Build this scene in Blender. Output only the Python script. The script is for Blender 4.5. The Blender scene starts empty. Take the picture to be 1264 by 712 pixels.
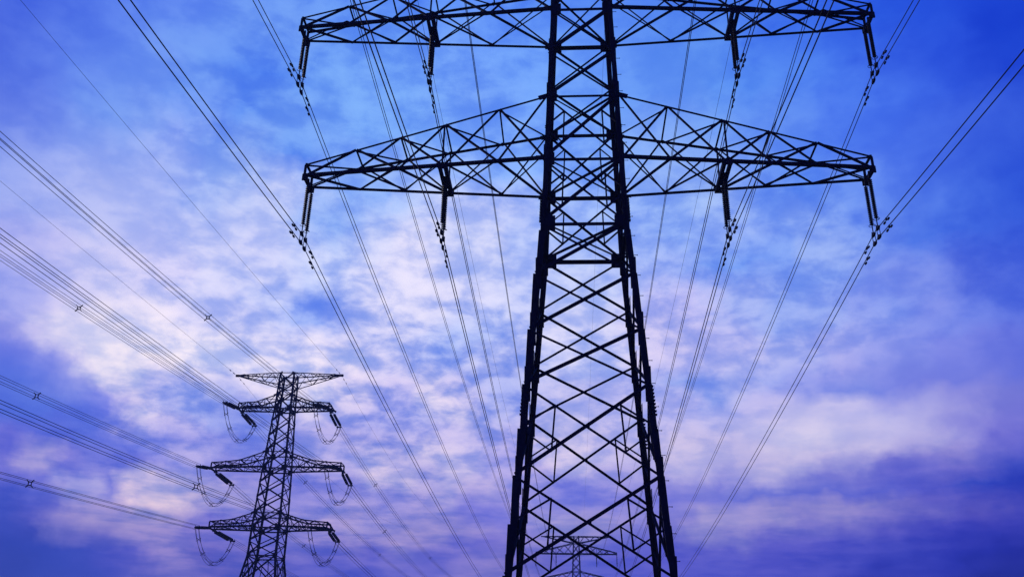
import bpy, bmesh, math, random
import numpy as np
from mathutils import Vector, Matrix
random.seed(7)
SC = bpy.context.scene
COL = SC.collection

# ------------------------------------------------------------------ camera
cam_data = bpy.data.cameras.new("camera")
cam = bpy.data.objects.new("camera", cam_data)
COL.objects.link(cam)
PITCH, ROLL = 0.4360, 0.0223
cam_data.sensor_width = 36.0
cam_data.lens = 36.0 * 1139.19 / 1264.0
cam_data.clip_start, cam_data.clip_end = 0.1, 20000.0
cam.matrix_world = (Matrix.Translation((0, 0, 1.6)) @ Matrix.Rotation(math.pi / 2 + PITCH, 4, 'X')
                    @ Matrix.Rotation(ROLL, 4, 'Z'))
SC.camera = cam

# ------------------------------------------------------------------ light
SUN_AZ, SUN_EL = math.radians(-27.0), math.radians(9.0)     # low behind the cloud on the left
SKY_STRENGTH, SKY_TINT = 0.05, (0.006, 0.02, 0.08)
sun_data = bpy.data.lights.new("sun", 'SUN')
sun_data.energy, sun_data.angle, sun_data.color = 0.5, math.radians(12.0), (1.0, 0.90, 0.86)
sun = bpy.data.objects.new("sun", sun_data)
COL.objects.link(sun)
sd = Vector((math.sin(SUN_AZ) * math.cos(SUN_EL), math.cos(SUN_AZ) * math.cos(SUN_EL), math.sin(SUN_EL)))
sun.rotation_euler = sd.to_track_quat('Z', 'Y').to_euler()
sun.location = sd * 300

SC.view_settings.view_transform = 'Standard'
SC.view_settings.look = 'None'
SC.view_settings.exposure = 0.0
SC.view_settings.gamma = 1.0
SC.view_settings.use_curve_mapping = False

# ------------------------------------------------------------------ sky: nishita air + a layer of evening cloud
# colour of the clouds and the gaps between them by azimuth (columns) and elevation (rows)
# samples: azimuth, elevation (degrees), red, green, blue
CLOUDS = [
    (-35.2, 35.6, 60, 90, 220), (-33.0, 36.4, 75, 110, 228), (-28.8, 37.7, 85, 122, 235), (-24.6, 38.5, 95, 135, 240), (-19.1, 39.5, 105, 150, 242), (-12.0, 40.8, 95, 145, 245),
    (-2.6, 41.6, 85, 135, 245), (5.2, 41.4, 85, 135, 242), (13.3, 40.9, 75, 125, 238), (19.3, 40.1, 60, 110, 235), (24.8, 39.1, 45, 95, 228), (29.9, 37.9, 35, 80, 220),
    (34.7, 37.0, 20, 60, 205), (-34.3, 32.8, 80, 110, 225), (-31.5, 33.2, 95, 128, 235), (-27.9, 34.7, 103, 143, 240), (-25.5, 35.3, 110, 150, 242), (-22.6, 36.9, 110, 155, 243),
    (-19.5, 35.7, 80, 130, 240), (-18.8, 35.1, 72, 125, 240), (-22.9, 33.6, 100, 145, 242), (-13.3, 37.1, 110, 160, 245), (-9.8, 38.0, 100, 150, 245), (-4.2, 37.0, 115, 160, 248),
    (0.1, 38.1, 105, 155, 248), (5.1, 37.6, 105, 155, 248), (9.9, 36.9, 100, 150, 245), (13.6, 38.0, 95, 148, 242), (17.5, 35.7, 85, 140, 242), (21.4, 35.6, 75, 125, 240),
    (25.5, 34.4, 65, 110, 235), (29.3, 35.4, 45, 85, 222), (34.1, 35.0, 25, 65, 208), (-33.2, 30.0, 105, 130, 232), (-30.9, 29.3, 130, 155, 240), (-28.5, 29.4, 140, 165, 242),
    (-27.1, 31.7, 110, 150, 240), (-24.8, 32.7, 140, 170, 245), (-22.9, 32.6, 140, 165, 245), (-21.3, 31.5, 115, 155, 243), (-19.1, 31.0, 150, 180, 245), (-16.8, 33.8, 120, 165, 245),
    (-15.5, 32.5, 95, 145, 243), (-11.8, 35.4, 115, 165, 248), (-7.2, 36.3, 115, 165, 248), (-10.6, 29.7, 120, 165, 248), (-0.9, 32.8, 120, 165, 250), (5.0, 33.8, 120, 165, 250),
    (11.4, 32.5, 140, 175, 248), (13.3, 34.7, 115, 160, 245), (18.9, 33.6, 100, 145, 243), (20.5, 30.0, 80, 130, 240), (23.2, 33.4, 80, 125, 240), (25.9, 31.5, 70, 112, 235),
    (29.8, 31.1, 62, 100, 225), (32.8, 30.0, 40, 80, 215), (-32.4, 26.5, 145, 165, 240), (-30.1, 26.7, 175, 185, 245), (-27.4, 27.1, 180, 190, 245), (-23.8, 28.6, 175, 188, 247),
    (-21.2, 28.2, 165, 185, 247), (-18.6, 28.1, 190, 200, 248), (-16.1, 29.5, 200, 208, 250), (-13.3, 29.4, 150, 180, 248), (-12.7, 28.7, 125, 165, 245), (-8.8, 28.8, 185, 200, 250),
    (-6.3, 26.0, 205, 208, 250), (-1.9, 28.7, 190, 200, 250), (0.4, 27.8, 170, 190, 250), (4.9, 28.8, 150, 180, 250), (11.2, 29.1, 135, 170, 247), (13.4, 29.9, 150, 180, 247),
    (14.7, 25.8, 110, 150, 243), (18.2, 28.9, 100, 145, 242), (21.2, 28.0, 120, 155, 243), (20.3, 24.8, 130, 160, 243), (24.3, 28.0, 90, 130, 238), (27.5, 27.0, 70, 112, 230),
    (31.9, 26.1, 40, 80, 215), (-31.3, 23.6, 165, 170, 240), (-29.2, 23.2, 195, 195, 245), (-30.5, 21.1, 150, 160, 238), (-26.5, 23.3, 205, 205, 247), (-22.9, 24.0, 200, 200, 248),
    (-19.9, 24.0, 205, 208, 250), (-17.0, 25.4, 200, 205, 250), (-18.9, 22.5, 190, 195, 248), (-13.5, 22.4, 135, 165, 245), (-13.1, 25.4, 185, 200, 250), (-9.5, 24.8, 200, 205, 250),
    (-6.0, 22.5, 195, 200, 248), (-3.3, 22.2, 160, 180, 247), (-0.6, 23.8, 190, 200, 250), (5.4, 25.3, 185, 200, 250), (4.8, 22.8, 205, 208, 250), (11.4, 24.1, 185, 185, 245),
    (9.3, 26.2, 160, 180, 248), (16.1, 23.8, 150, 170, 243), (16.2, 25.2, 105, 145, 240), (19.6, 23.4, 140, 165, 243), (22.5, 23.1, 125, 145, 238), (25.7, 22.6, 120, 140, 235),
    (27.8, 21.4, 100, 125, 232), (31.1, 22.6, 65, 95, 220), (-30.2, 18.4, 115, 125, 228), (-30.1, 17.1, 85, 110, 222), (-27.9, 17.5, 110, 125, 228), (-28.2, 19.0, 215, 205, 243),
    (-26.3, 20.1, 225, 215, 246), (-25.0, 18.4, 232, 220, 246), (-22.2, 20.8, 222, 215, 248), (-19.6, 19.7, 230, 222, 248), (-17.3, 20.5, 210, 210, 248), (-14.2, 20.4, 215, 213, 248),
    (-11.1, 20.2, 215, 210, 247), (-8.6, 20.9, 190, 195, 247), (-3.8, 21.1, 150, 172, 245), (-1.6, 20.7, 180, 188, 245), (4.8, 20.8, 190, 198, 248), (10.6, 21.1, 195, 190, 243),
    (13.7, 21.0, 180, 182, 243), (17.3, 20.7, 170, 180, 243), (20.7, 20.4, 165, 170, 240), (24.0, 20.5, 135, 150, 238), (27.4, 19.6, 125, 135, 232), (30.3, 19.2, 95, 110, 222),
    (-29.5, 15.4, 85, 110, 220), (-27.8, 15.3, 85, 112, 222), (-25.5, 16.5, 120, 135, 228), (-23.8, 17.2, 215, 205, 242), (-22.1, 15.6, 205, 198, 240), (-20.5, 16.8, 170, 178, 240),
    (-25.5, 14.7, 90, 110, 220), (-18.4, 15.6, 140, 155, 235), (-10.3, 17.8, 195, 190, 240), (-9.4, 18.8, 195, 190, 242), (-7.7, 17.5, 160, 165, 238), (-5.2, 17.6, 200, 195, 242),
    (-3.1, 18.2, 195, 188, 242), (-1.0, 18.7, 150, 165, 240), (3.7, 17.8, 190, 190, 242), (6.8, 17.8, 185, 185, 242), (11.5, 17.7, 195, 190, 243), (14.1, 19.0, 160, 172, 240),
    (12.0, 18.6, 130, 155, 238), (19.5, 18.6, 130, 145, 235), (23.1, 18.1, 130, 140, 232), (18.7, 16.3, 205, 195, 240), (21.5, 16.1, 200, 190, 240), (24.1, 15.4, 195, 185, 238),
    (26.9, 16.5, 160, 155, 228), (29.7, 16.2, 115, 120, 215), (-28.9, 12.9, 90, 95, 212), (-27.5, 12.4, 165, 140, 215), (-26.2, 13.7, 80, 95, 212), (-26.5, 11.5, 95, 100, 212),
    (-24.8, 11.2, 165, 150, 218), (-23.7, 12.2, 115, 118, 216), (-21.8, 11.5, 215, 175, 225), (-20.4, 11.2, 205, 170, 222), (-19.4, 13.1, 140, 145, 228), (-17.8, 11.9, 165, 150, 222),
    (-16.3, 13.9, 120, 130, 225), (-10.0, 14.4, 175, 170, 235), (-7.9, 13.1, 195, 180, 232), (-6.5, 14.1, 170, 165, 232), (-3.4, 12.8, 185, 175, 232), (-4.5, 15.7, 180, 175, 238),
    (-0.4, 13.8, 165, 160, 235), (4.7, 14.4, 205, 190, 238), (6.7, 13.4, 165, 155, 230), (11.3, 14.8, 200, 185, 235), (13.7, 14.7, 185, 175, 232), (16.5, 14.1, 195, 180, 232),
    (19.4, 14.4, 200, 185, 235), (22.1, 14.5, 195, 180, 232), (24.2, 13.8, 130, 125, 215), (25.5, 14.0, 160, 145, 220), (28.0, 13.7, 110, 110, 210), (29.2, 12.7, 60, 75, 195),
    (-28.2, 10.0, 50, 65, 188), (-27.2, 9.2, 40, 55, 180), (-26.0, 9.3, 110, 95, 198), (-24.0, 9.3, 150, 125, 205), (-21.9, 9.7, 155, 125, 205), (-20.6, 9.9, 140, 115, 205),
    (-18.0, 10.1, 95, 90, 205), (-19.0, 8.2, 140, 110, 205), (-17.2, 7.9, 100, 80, 195), (-10.2, 11.5, 165, 150, 225), (-7.3, 11.7, 140, 140, 225), (-3.3, 11.8, 160, 150, 225),
    (-1.3, 10.9, 120, 120, 222), (4.7, 12.5, 120, 125, 225), (7.7, 11.5, 150, 140, 222), (11.1, 12.9, 130, 130, 220), (14.5, 12.3, 105, 115, 215), (18.3, 12.6, 100, 110, 212),
    (21.8, 12.4, 90, 98, 208), (22.8, 12.8, 100, 100, 208), (24.8, 11.8, 85, 85, 200), (26.9, 12.1, 45, 65, 190), (29.1, 11.9, 40, 55, 185), (11.5, 11.0, 170, 150, 215),
    (15.8, 11.1, 155, 140, 212), (19.9, 11.2, 145, 130, 210), (13.4, 10.3, 140, 130, 210), (18.0, 10.4, 110, 105, 205), (23.8, 11.0, 110, 100, 200), (27.5, 11.0, 90, 80, 190),
    (-9.6, 10.2, 160, 135, 215), (-6.1, 9.8, 160, 135, 215), (-3.2, 10.4, 150, 130, 215), (-1.2, 8.6, 140, 120, 210), (-7.7, 10.7, 150, 140, 220), (4.7, 10.6, 165, 145, 215),
    (-27.5, 7.1, 28, 42, 165), (-24.8, 7.3, 40, 55, 180), (-21.9, 7.6, 62, 66, 190), (-24.2, 8.2, 45, 58, 182), (-8.4, 8.4, 90, 90, 205), (-5.1, 8.3, 105, 100, 210),
    (-2.7, 9.5, 110, 105, 212), (0.8, 8.2, 130, 110, 205), (4.7, 8.7, 85, 95, 208), (8.5, 8.7, 90, 90, 208), (12.3, 8.7, 78, 82, 205), (15.5, 8.7, 80, 80, 202),
    (18.7, 9.0, 70, 75, 198), (22.3, 9.3, 60, 66, 190), (22.1, 8.0, 45, 52, 180), (25.5, 8.8, 40, 48, 178), (28.2, 8.6, 30, 38, 165), (28.2, 7.6, 20, 28, 140),
    (19.9, 18.2, 125, 140, 232), (21.7, 18.1, 120, 138, 230), (23.6, 18.1, 118, 130, 228), (25.4, 18.0, 120, 128, 226), (27.6, 18.1, 115, 125, 225), (17.9, 18.0, 165, 170, 240),
    (15.9, 17.5, 185, 180, 240), (16.8, 16.5, 205, 195, 240), (18.6, 15.4, 212, 200, 240), (20.7, 17.1, 200, 192, 240), (22.4, 16.3, 197, 190, 240), (22.2, 14.9, 200, 188, 236),
    (24.7, 16.5, 180, 175, 235), (25.3, 14.9, 178, 168, 230), (27.4, 15.1, 150, 140, 225), (29.2, 15.4, 125, 120, 218), (29.6, 14.4, 100, 100, 210), (18.9, 14.2, 205, 190, 235),
    (20.7, 13.7, 175, 160, 228), (16.4, 13.2, 190, 175, 230), (14.5, 13.0, 165, 155, 228), (18.3, 13.3, 140, 135, 220), (19.7, 13.3, 130, 125, 215), (21.1, 13.4, 118, 118, 214),
    (22.4, 13.4, 110, 110, 212), (23.1, 13.7, 115, 112, 212), (24.2, 13.5, 105, 105, 210), (24.9, 13.7, 110, 105, 208), (25.7, 13.4, 120, 110, 208), (26.2, 12.8, 105, 98, 205),
    (13.5, 12.4, 115, 120, 220), (15.9, 12.2, 105, 115, 217), (18.2, 12.4, 98, 108, 214), (20.5, 12.3, 92, 102, 212), (22.7, 12.3, 88, 95, 208), (24.4, 12.3, 85, 90, 205),
    (26.5, 12.0, 52, 70, 192), (28.1, 12.1, 40, 60, 188), (29.3, 12.1, 35, 55, 182), (11.5, 10.8, 160, 145, 218), (13.4, 11.0, 165, 148, 218), (15.3, 11.1, 160, 140, 215),
    (17.2, 11.2, 150, 132, 212), (19.0, 11.2, 155, 135, 212), (20.8, 11.2, 150, 130, 210), (22.1, 11.3, 130, 115, 207), (23.8, 11.1, 115, 105, 202), (25.5, 11.3, 100, 90, 198),
    (27.6, 11.4, 85, 80, 192), (29.0, 11.3, 60, 65, 185), (13.3, 10.1, 130, 120, 212), (15.2, 10.1, 115, 108, 208), (18.0, 10.3, 110, 105, 206), (20.7, 10.5, 112, 105, 205),
    (22.8, 10.3, 85, 82, 198), (24.9, 10.3, 62, 65, 190), (27.3, 10.1, 50, 55, 182), (12.3, 9.2, 95, 95, 207), (15.6, 9.3, 90, 88, 205), (17.9, 9.5, 88, 85, 203),
    (20.5, 9.5, 72, 75, 197), (22.7, 9.2, 62, 68, 192), (-23.7, 16.8, 205, 195, 240), (-22.6, 15.8, 190, 180, 235), (-21.9, 15.5, 205, 195, 240), (-21.2, 15.5, 200, 190, 238),
    (-20.5, 15.3, 170, 165, 235), (-21.4, 16.6, 180, 180, 240), (-20.0, 16.3, 150, 165, 238), (-24.4, 15.8, 110, 120, 228), (-26.0, 15.1, 85, 105, 220), (-27.2, 14.5, 80, 98, 216),
    (-28.4, 12.5, 130, 115, 212), (-27.8, 12.5, 170, 150, 220), (-26.9, 12.4, 175, 155, 220), (-26.3, 12.3, 150, 130, 215), (-28.6, 11.8, 85, 92, 210), (-25.4, 12.2, 90, 100, 213),
    (-25.1, 11.6, 165, 160, 228), (-24.4, 11.5, 170, 160, 228), (-24.1, 10.9, 160, 145, 222), (-23.2, 11.8, 130, 130, 222), (-23.4, 10.8, 140, 130, 218), (-22.9, 11.4, 110, 112, 215),
    (-21.9, 11.8, 195, 175, 228), (-21.5, 10.9, 215, 178, 226), (-20.9, 10.3, 195, 160, 218), (-20.3, 11.7, 180, 165, 226), (-19.7, 10.8, 200, 168, 222), (-18.9, 11.3, 190, 160, 220),
    (-18.5, 10.5, 150, 135, 215), (-17.5, 11.5, 160, 150, 222), (-26.1, 9.8, 80, 85, 200), (-25.4, 9.2, 140, 118, 205), (-24.4, 9.5, 155, 125, 205), (-23.5, 9.2, 135, 110, 200),
    (-22.6, 9.0, 125, 105, 198), (-21.4, 9.3, 150, 118, 205), (-20.7, 8.8, 145, 115, 205), (-19.7, 8.2, 145, 112, 205), (-19.2, 7.8, 115, 95, 200), (-21.2, 8.1, 85, 80, 198),
    (-23.3, 8.3, 60, 66, 190), (-25.8, 8.1, 38, 52, 178), (-27.0, 8.4, 32, 48, 172), (-18.3, 9.2, 120, 100, 205), (-16.6, 9.7, 120, 115, 212), (-18.7, 14.4, 150, 150, 230),
    (-19.0, 13.6, 175, 165, 232), (-17.8, 14.5, 125, 135, 228), (-16.5, 15.3, 125, 140, 232), (-17.1, 12.9, 140, 130, 222), (-21.0, 14.1, 105, 120, 225), (-23.1, 13.7, 95, 108, 220),
    (-22.1, 12.9, 120, 120, 220), (-13.4, 18.0, 215, 210, 245), (-10.9, 18.2, 200, 195, 242), (-9.8, 17.1, 180, 178, 238), (-7.8, 17.7, 170, 172, 240), (-8.2, 16.7, 150, 158, 236),
    (-5.6, 17.1, 150, 162, 238), (-4.4, 18.1, 205, 198, 240), (-3.8, 17.4, 205, 200, 240), (-2.8, 17.2, 180, 178, 238), (-2.1, 18.7, 165, 175, 242), (-1.0, 17.8, 160, 172, 242),
    (-10.1, 15.1, 165, 160, 232), (-8.5, 14.5, 190, 178, 235), (-7.6, 15.3, 160, 160, 232), (-6.4, 13.2, 190, 175, 230), (-5.5, 14.6, 195, 185, 236), (-4.4, 13.2, 150, 148, 226),
    (-3.4, 14.2, 195, 185, 236), (-2.4, 15.2, 180, 176, 238), (-1.8, 12.8, 170, 155, 226), (-0.9, 14.8, 165, 160, 236), (-10.3, 12.9, 150, 145, 225), (-9.3, 12.5, 140, 135, 222),
    (-11.2, 11.9, 115, 120, 218), (-9.6, 10.6, 165, 140, 218), (-7.7, 11.2, 135, 130, 218), (-6.3, 11.5, 155, 140, 222), (-4.8, 11.8, 160, 145, 222), (-3.3, 11.4, 130, 125, 220),
    (-1.8, 11.6, 118, 118, 220), (-4.2, 10.6, 160, 135, 215), (-2.2, 10.2, 150, 130, 214), (-5.6, 9.2, 150, 125, 212), (-7.0, 8.4, 115, 105, 210), (-9.0, 9.0, 130, 112, 208),
    (-9.8, 7.8, 85, 88, 202), (-3.6, 8.5, 115, 105, 210), (-1.2, 9.3, 115, 105, 212), (3.7, 15.9, 205, 190, 240), (6.8, 15.1, 190, 180, 238), (3.7, 12.0, 120, 125, 226),
    (1.7, 12.9, 160, 150, 228), (6.7, 12.0, 125, 125, 222), (3.2, 11.0, 165, 150, 220), (5.7, 11.0, 165, 145, 218), (7.6, 10.1, 120, 115, 215), (9.6, 12.0, 120, 122, 222),
    (10.0, 10.6, 120, 115, 213), (11.0, 13.8, 195, 180, 235), (-5.0, 27.6, 200, 208, 250), (-7.5, 26.9, 210, 212, 250), (-7.0, 27.5, 215, 215, 250), (-10.3, 27.2, 190, 202, 250),
    (-11.1, 29.1, 165, 190, 250), (-2.4, 26.7, 190, 200, 250), (-1.6, 27.3, 215, 218, 250), (1.5, 26.3, 180, 195, 250), (-3.9, 24.1, 205, 208, 250), (-7.2, 24.0, 205, 208, 250),
    (-10.3, 22.2, 200, 203, 248), (-12.4, 22.5, 140, 165, 246), (-13.3, 22.9, 135, 162, 246), (-13.9, 22.1, 150, 172, 246), (-15.3, 22.5, 185, 195, 248), (-16.2, 23.1, 180, 193, 248),
    (-19.1, 23.9, 195, 202, 249), (-18.4, 21.3, 200, 203, 248), (14.4, 28.3, 140, 170, 247), (15.3, 28.7, 155, 180, 247), (17.1, 28.5, 135, 165, 246), (18.3, 29.4, 110, 150, 244),
    (20.1, 27.2, 120, 155, 245), (21.4, 29.0, 120, 155, 243), (20.7, 28.1, 140, 170, 245), (20.1, 25.3, 150, 175, 244), (19.3, 24.9, 125, 158, 243), (17.4, 26.1, 115, 152, 244),
    (15.6, 23.8, 165, 180, 245), (17.5, 22.7, 140, 165, 243), (19.4, 22.0, 150, 170, 243), (22.3, 21.7, 150, 165, 242), (22.0, 22.9, 140, 160, 241), (24.3, 22.4, 125, 150, 240),
    (26.9, 21.5, 130, 145, 236), (23.4, 19.7, 150, 158, 238), (25.0, 18.6, 125, 138, 231), (16.7, 20.3, 175, 182, 243), (19.2, 20.1, 165, 175, 243), (20.5, 19.3, 170, 170, 240),
    (17.1, 19.3, 150, 165, 242), (14.2, 20.5, 190, 190, 244), (13.0, 18.6, 130, 155, 240), (12.5, 18.1, 145, 165, 240), (15.0, 18.0, 180, 185, 242),
]
# how broken the cloud is: azimuth, elevation, strength
BILLOW = [
    (-30.5, 34.9, 0.25), (-19.8, 34.7, 0.60), (-11.6, 37.8, 0.50), (-2.2, 35.2, 0.55), (-25.7, 36.2, 0.35), (-15.1, 33.5, 0.55), (13.0, 37.2, 0.30), (21.1, 33.8, 0.30),
    (30.9, 31.8, 0.20), (-28.5, 27.6, 0.28), (-18.4, 27.2, 0.50), (-4.6, 26.6, 0.60), (3.8, 26.3, 0.60), (17.5, 27.0, 0.60), (24.1, 21.5, 0.50), (29.0, 23.0, 0.35),
    (-26.7, 20.0, 0.35), (-19.9, 21.1, 0.60), (-12.4, 22.0, 0.80), (-3.8, 20.6, 0.90), (9.0, 20.7, 0.70), (17.3, 20.7, 0.60), (23.3, 16.4, 0.08), (18.7, 16.3, 0.15),
    (11.4, 16.7, 0.50), (-21.3, 16.2, 0.90), (-27.5, 15.8, 0.10), (-26.7, 12.3, 0.80), (-21.4, 11.6, 0.90), (-16.3, 13.9, 0.70), (-8.0, 14.5, 1.00), (-1.4, 14.8, 0.90),
    (4.7, 14.9, 0.60), (13.6, 12.8, 0.25), (24.2, 13.6, 0.50), (18.3, 12.6, 0.25), (26.9, 12.1, 0.35), (21.0, 13.2, 0.40), (-22.3, 9.3, 0.80), (-26.5, 7.6, 0.15),
    (-7.2, 10.7, 0.80), (-1.2, 9.1, 0.60), (15.8, 10.9, 0.60), (22.3, 10.0, 0.55), (26.2, 8.3, 0.45), (15.5, 8.7, 0.60), (19.9, 11.2, 0.45), (-0.2, 8.2, 0.60),
    (-26.4, 7.2, 0.20), (25.1, 16.7, 0.05), (27.9, 17.3, 0.05),
]
ROWS = [4, 5.5, 6.5, 7.2, 8, 8.7, 9.4, 10.1, 10.8, 11.5, 12.2, 13, 13.8, 14.6, 15.4, 16.2, 17.1, 18, 19, 20, 21, 22, 23.2, 24.4, 26, 28, 30, 32, 34, 36.5, 39, 42, 46, 52]
COLS = 32
HALF_AZ = 36.0


def lin(c):
    return c / 12.92 if c <= 0.04045 else ((c + 0.055) / 1.055) ** 2.4


PTS = np.array(CLOUDS, dtype=float)
RGB = np.where(PTS[:, 2:] / 255 <= 0.04045, PTS[:, 2:] / 255 / 12.92, ((PTS[:, 2:] / 255 + 0.055) / 1.055) ** 2.4)
PUF = np.array(BILLOW, dtype=float)


def cloud_colour(az, el):
    """smooth colour of the cloud layer in one direction, from the samples around it"""
    d = np.hypot((PTS[:, 0] - az) * math.cos(math.radians(el)), (PTS[:, 1] - el) * 1.8)
    near_ = np.sort(d)
    sg = max(0.45, 0.40 * near_[2])
    w = np.exp(-(d * d - near_[0] ** 2) / (2 * sg * sg))
    r, g, b = (w[:, None] * RGB).sum(0) / w.sum()
    g += 0.5 * max(0.0, r - g)
    return [r * 1.0, g, b]


def billow(az, el):
    d2 = ((PUF[:, 0] - az) * math.cos(math.radians(el))) ** 2 + ((PUF[:, 1] - el) * 1.4) ** 2
    w = np.exp(-d2 / 12.0) + 1e-9
    return float((w * PUF[:, 2]).sum() / w.sum())


def row_group(row):
    """one elevation of the cloud layer: colour and brokenness along the azimuth, left and right half"""
    g = bpy.data.node_groups.new('cloud row', 'ShaderNodeTree')
    for nm in ('left', 'right', 'side'): g.interface.new_socket(nm, in_out='INPUT', socket_type='NodeSocketFloat')
    g.interface.new_socket('colour', in_out='OUTPUT', socket_type='NodeSocketColor')
    g.interface.new_socket('broken', in_out='OUTPUT', socket_type='NodeSocketFloat')
    gi, go = g.nodes.new('NodeGroupInput'), g.nodes.new('NodeGroupOutput')
    ramps = []
    for half in (0, 1):
        r = g.nodes.new('ShaderNodeValToRGB'); cr = r.color_ramp; cr.interpolation = 'LINEAR'
        while len(cr.elements) < COLS: cr.elements.new(0.5)
        for k in range(COLS):
            e = cr.elements[k]; e.position = k / (COLS - 1)
            a_ = -HALF_AZ + HALF_AZ * (half + k / (COLS - 1))
            e.color = tuple(cloud_colour(a_, row)) + (billow(a_, row),)
        g.links.new(gi.outputs[half], r.inputs[0]); ramps.append(r)
    m = g.nodes.new('ShaderNodeMix'); m.data_type = 'RGBA'
    g.links.new(gi.outputs[2], m.inputs['Factor']); g.links.new(ramps[0].outputs[0], m.inputs['A']); g.links.new(ramps[1].outputs[0], m.inputs['B'])
    m2 = g.nodes.new('ShaderNodeMix'); m2.data_type = 'FLOAT'
    g.links.new(gi.outputs[2], m2.inputs[0]); g.links.new(ramps[0].outputs[1], m2.inputs[2]); g.links.new(ramps[1].outputs[1], m2.inputs[3])
    g.links.new(m.outputs['Result'], go.inputs[0]); g.links.new(m2.outputs[0], go.inputs[1])
    return g


def build_world():
    w = bpy.data.worlds.new("World")
    SC.world = w
    w.use_nodes = True
    nt = w.node_tree
    nt.nodes.clear()
    N, LK = nt.nodes.new, nt.links.new

    def math_(op, a, b=None, c=None, clamp=False):
        n = N('ShaderNodeMath'); n.operation = op; n.use_clamp = clamp
        for i, s in enumerate((a, b, c)):
            if s is None: continue
            if isinstance(s, (int, float)): n.inputs[i].default_value = s
            else: LK(s, n.inputs[i])
        return n.outputs[0]

    def vec(op, a, b=None, scale=None):
        n = N('ShaderNodeVectorMath'); n.operation = op
        for i, s in enumerate((a, b)):
            if s is None: continue
            if isinstance(s, (tuple, list)): n.inputs[i].default_value = s
            else: LK(s, n.inputs[i])
        if scale is not None:
            if isinstance(scale, (int, float)): n.inputs['Scale'].default_value = scale
            else: LK(scale, n.inputs['Scale'])
        return n.outputs[0]

    def noise(v, scale, detail, rough, out=0, dist=0.0):
        n = N('ShaderNodeTexNoise'); n.noise_dimensions = '3D'
        n.inputs['Scale'].default_value = scale; n.inputs['Detail'].default_value = detail
        n.inputs['Roughness'].default_value = rough; n.inputs['Distortion'].default_value = dist
        LK(v, n.inputs['Vector'])
        return n.outputs[out]

    d = vec('NORMALIZE', N('ShaderNodeTexCoord').outputs['Generated'])
    sep = N('ShaderNodeSeparateXYZ'); LK(d, sep.inputs[0])
    up = math_('MAXIMUM', sep.outputs[2], 0.0)
    inv = math_('DIVIDE', 1.0, math_('ADD', up, 0.10))
    plane = vec('SCALE', d, scale=inv)                       # where the line of sight meets the cloud layer
    flat = vec('MULTIPLY', plane, (1.0, 1.0, 0.0))
    # the cloud edges: the direction is stirred before the colours are looked up
    wa = vec('SUBTRACT', noise(flat, 3.2, 5.0, 0.58, 1), (0.5, 0.5, 0.5))
    wb = vec('SUBTRACT', noise(d, 32.0, 4.0, 0.55, 1), (0.5, 0.5, 0.5))
    warp = vec('ADD', vec('MULTIPLY', wa, (0.022, 0.022, 0.009)), vec('MULTIPLY', wb, (0.06, 0.06, 0.022)))
    d2 = vec('NORMALIZE', vec('ADD', d, warp))
    s2 = N('ShaderNodeSeparateXYZ'); LK(d2, s2.inputs[0])
    az = math_('ARCTAN2', s2.outputs[0], s2.outputs[1])
    el = math_('MULTIPLY', math_('ARCSINE', s2.outputs[2]), 180 / math.pi)
    u2 = math_('MULTIPLY', az, 180 / math.pi / HALF_AZ)         # -1 .. 1 across the columns
    uh = (math_('ADD', u2, 1.0, clamp=True), math_('MAXIMUM', u2, 0.0, clamp=True))
    right = math_('GREATER_THAN', u2, 0.0)
    col = puff = None
    for i, row in enumerate(ROWS):
        gn = N('ShaderNodeGroup'); gn.node_tree = row_group(row)
        LK(uh[0], gn.inputs[0]); LK(uh[1], gn.inputs[1]); LK(right, gn.inputs[2])
        row_col, row_puff = gn.outputs[0], gn.outputs[1]
        if col is None:
            col, puff = row_col, row_puff; continue
        f = math_('DIVIDE', math_('SUBTRACT', el, ROWS[i - 1]), ROWS[i] - ROWS[i - 1], clamp=True)
        m = N('ShaderNodeMix'); m.data_type = 'RGBA'
        LK(f, m.inputs['Factor']); LK(col, m.inputs['A']); LK(row_col, m.inputs['B'])
        col = m.outputs['Result']
        m = N('ShaderNodeMix'); m.data_type = 'FLOAT'
        LK(f, m.inputs[0]); LK(puff, m.inputs[2]); LK(row_puff, m.inputs[3])
        puff = m.outputs[0]
    # billow and streak detail, strongest where there is cloud
    n1 = noise(flat, 7.0, 6.0, 0.52, 0, 0.25)
    n2 = noise(vec('MULTIPLY', d, (1.0, 1.0, 1.8)), 31.0, 6.0, 0.55, 0, 0.25)
    nn = math_('MULTIPLY', math_('SUBTRACT', math_('ADD', math_('MULTIPLY', n1, 0.48), math_('MULTIPLY', n2, 0.52)), 0.5), 9.5)
    nn = math_('DIVIDE', nn, math_('SQRT', math_('MULTIPLY_ADD', nn, nn, 1.0)))       # firmer edges, soft tops
    # near the horizon the layer is seen edge on and draws out into streaks
    n3 = noise(vec('MULTIPLY', d, (1.0, 1.0, 6.0)), 15.0, 6.0, 0.55, 0, 0.2)
    n3 = math_('MULTIPLY', math_('SUBTRACT', n3, 0.5), 9.0)
    n3 = math_('DIVIDE', n3, math_('SQRT', math_('MULTIPLY_ADD', n3, n3, 1.0)))
    low = N('ShaderNodeMapRange'); LK(el, low.inputs[0])
    for i_, q_ in enumerate((9.0, 17.0, 0.65, 0.0)): low.inputs[i_ + 1].default_value = q_
    mx = N('ShaderNodeMix'); mx.data_type = 'FLOAT'
    LK(low.outputs[0], mx.inputs[0]); LK(nn, mx.inputs[2]); LK(n3, mx.inputs[3])
    nn = mx.outputs[0]
    sc = N('ShaderNodeSeparateColor'); LK(col, sc.inputs[0])
    k = math_('MULTIPLY', nn, math_('MULTIPLY', puff, 0.8))
    cmb = N('ShaderNodeCombineColor')
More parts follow.
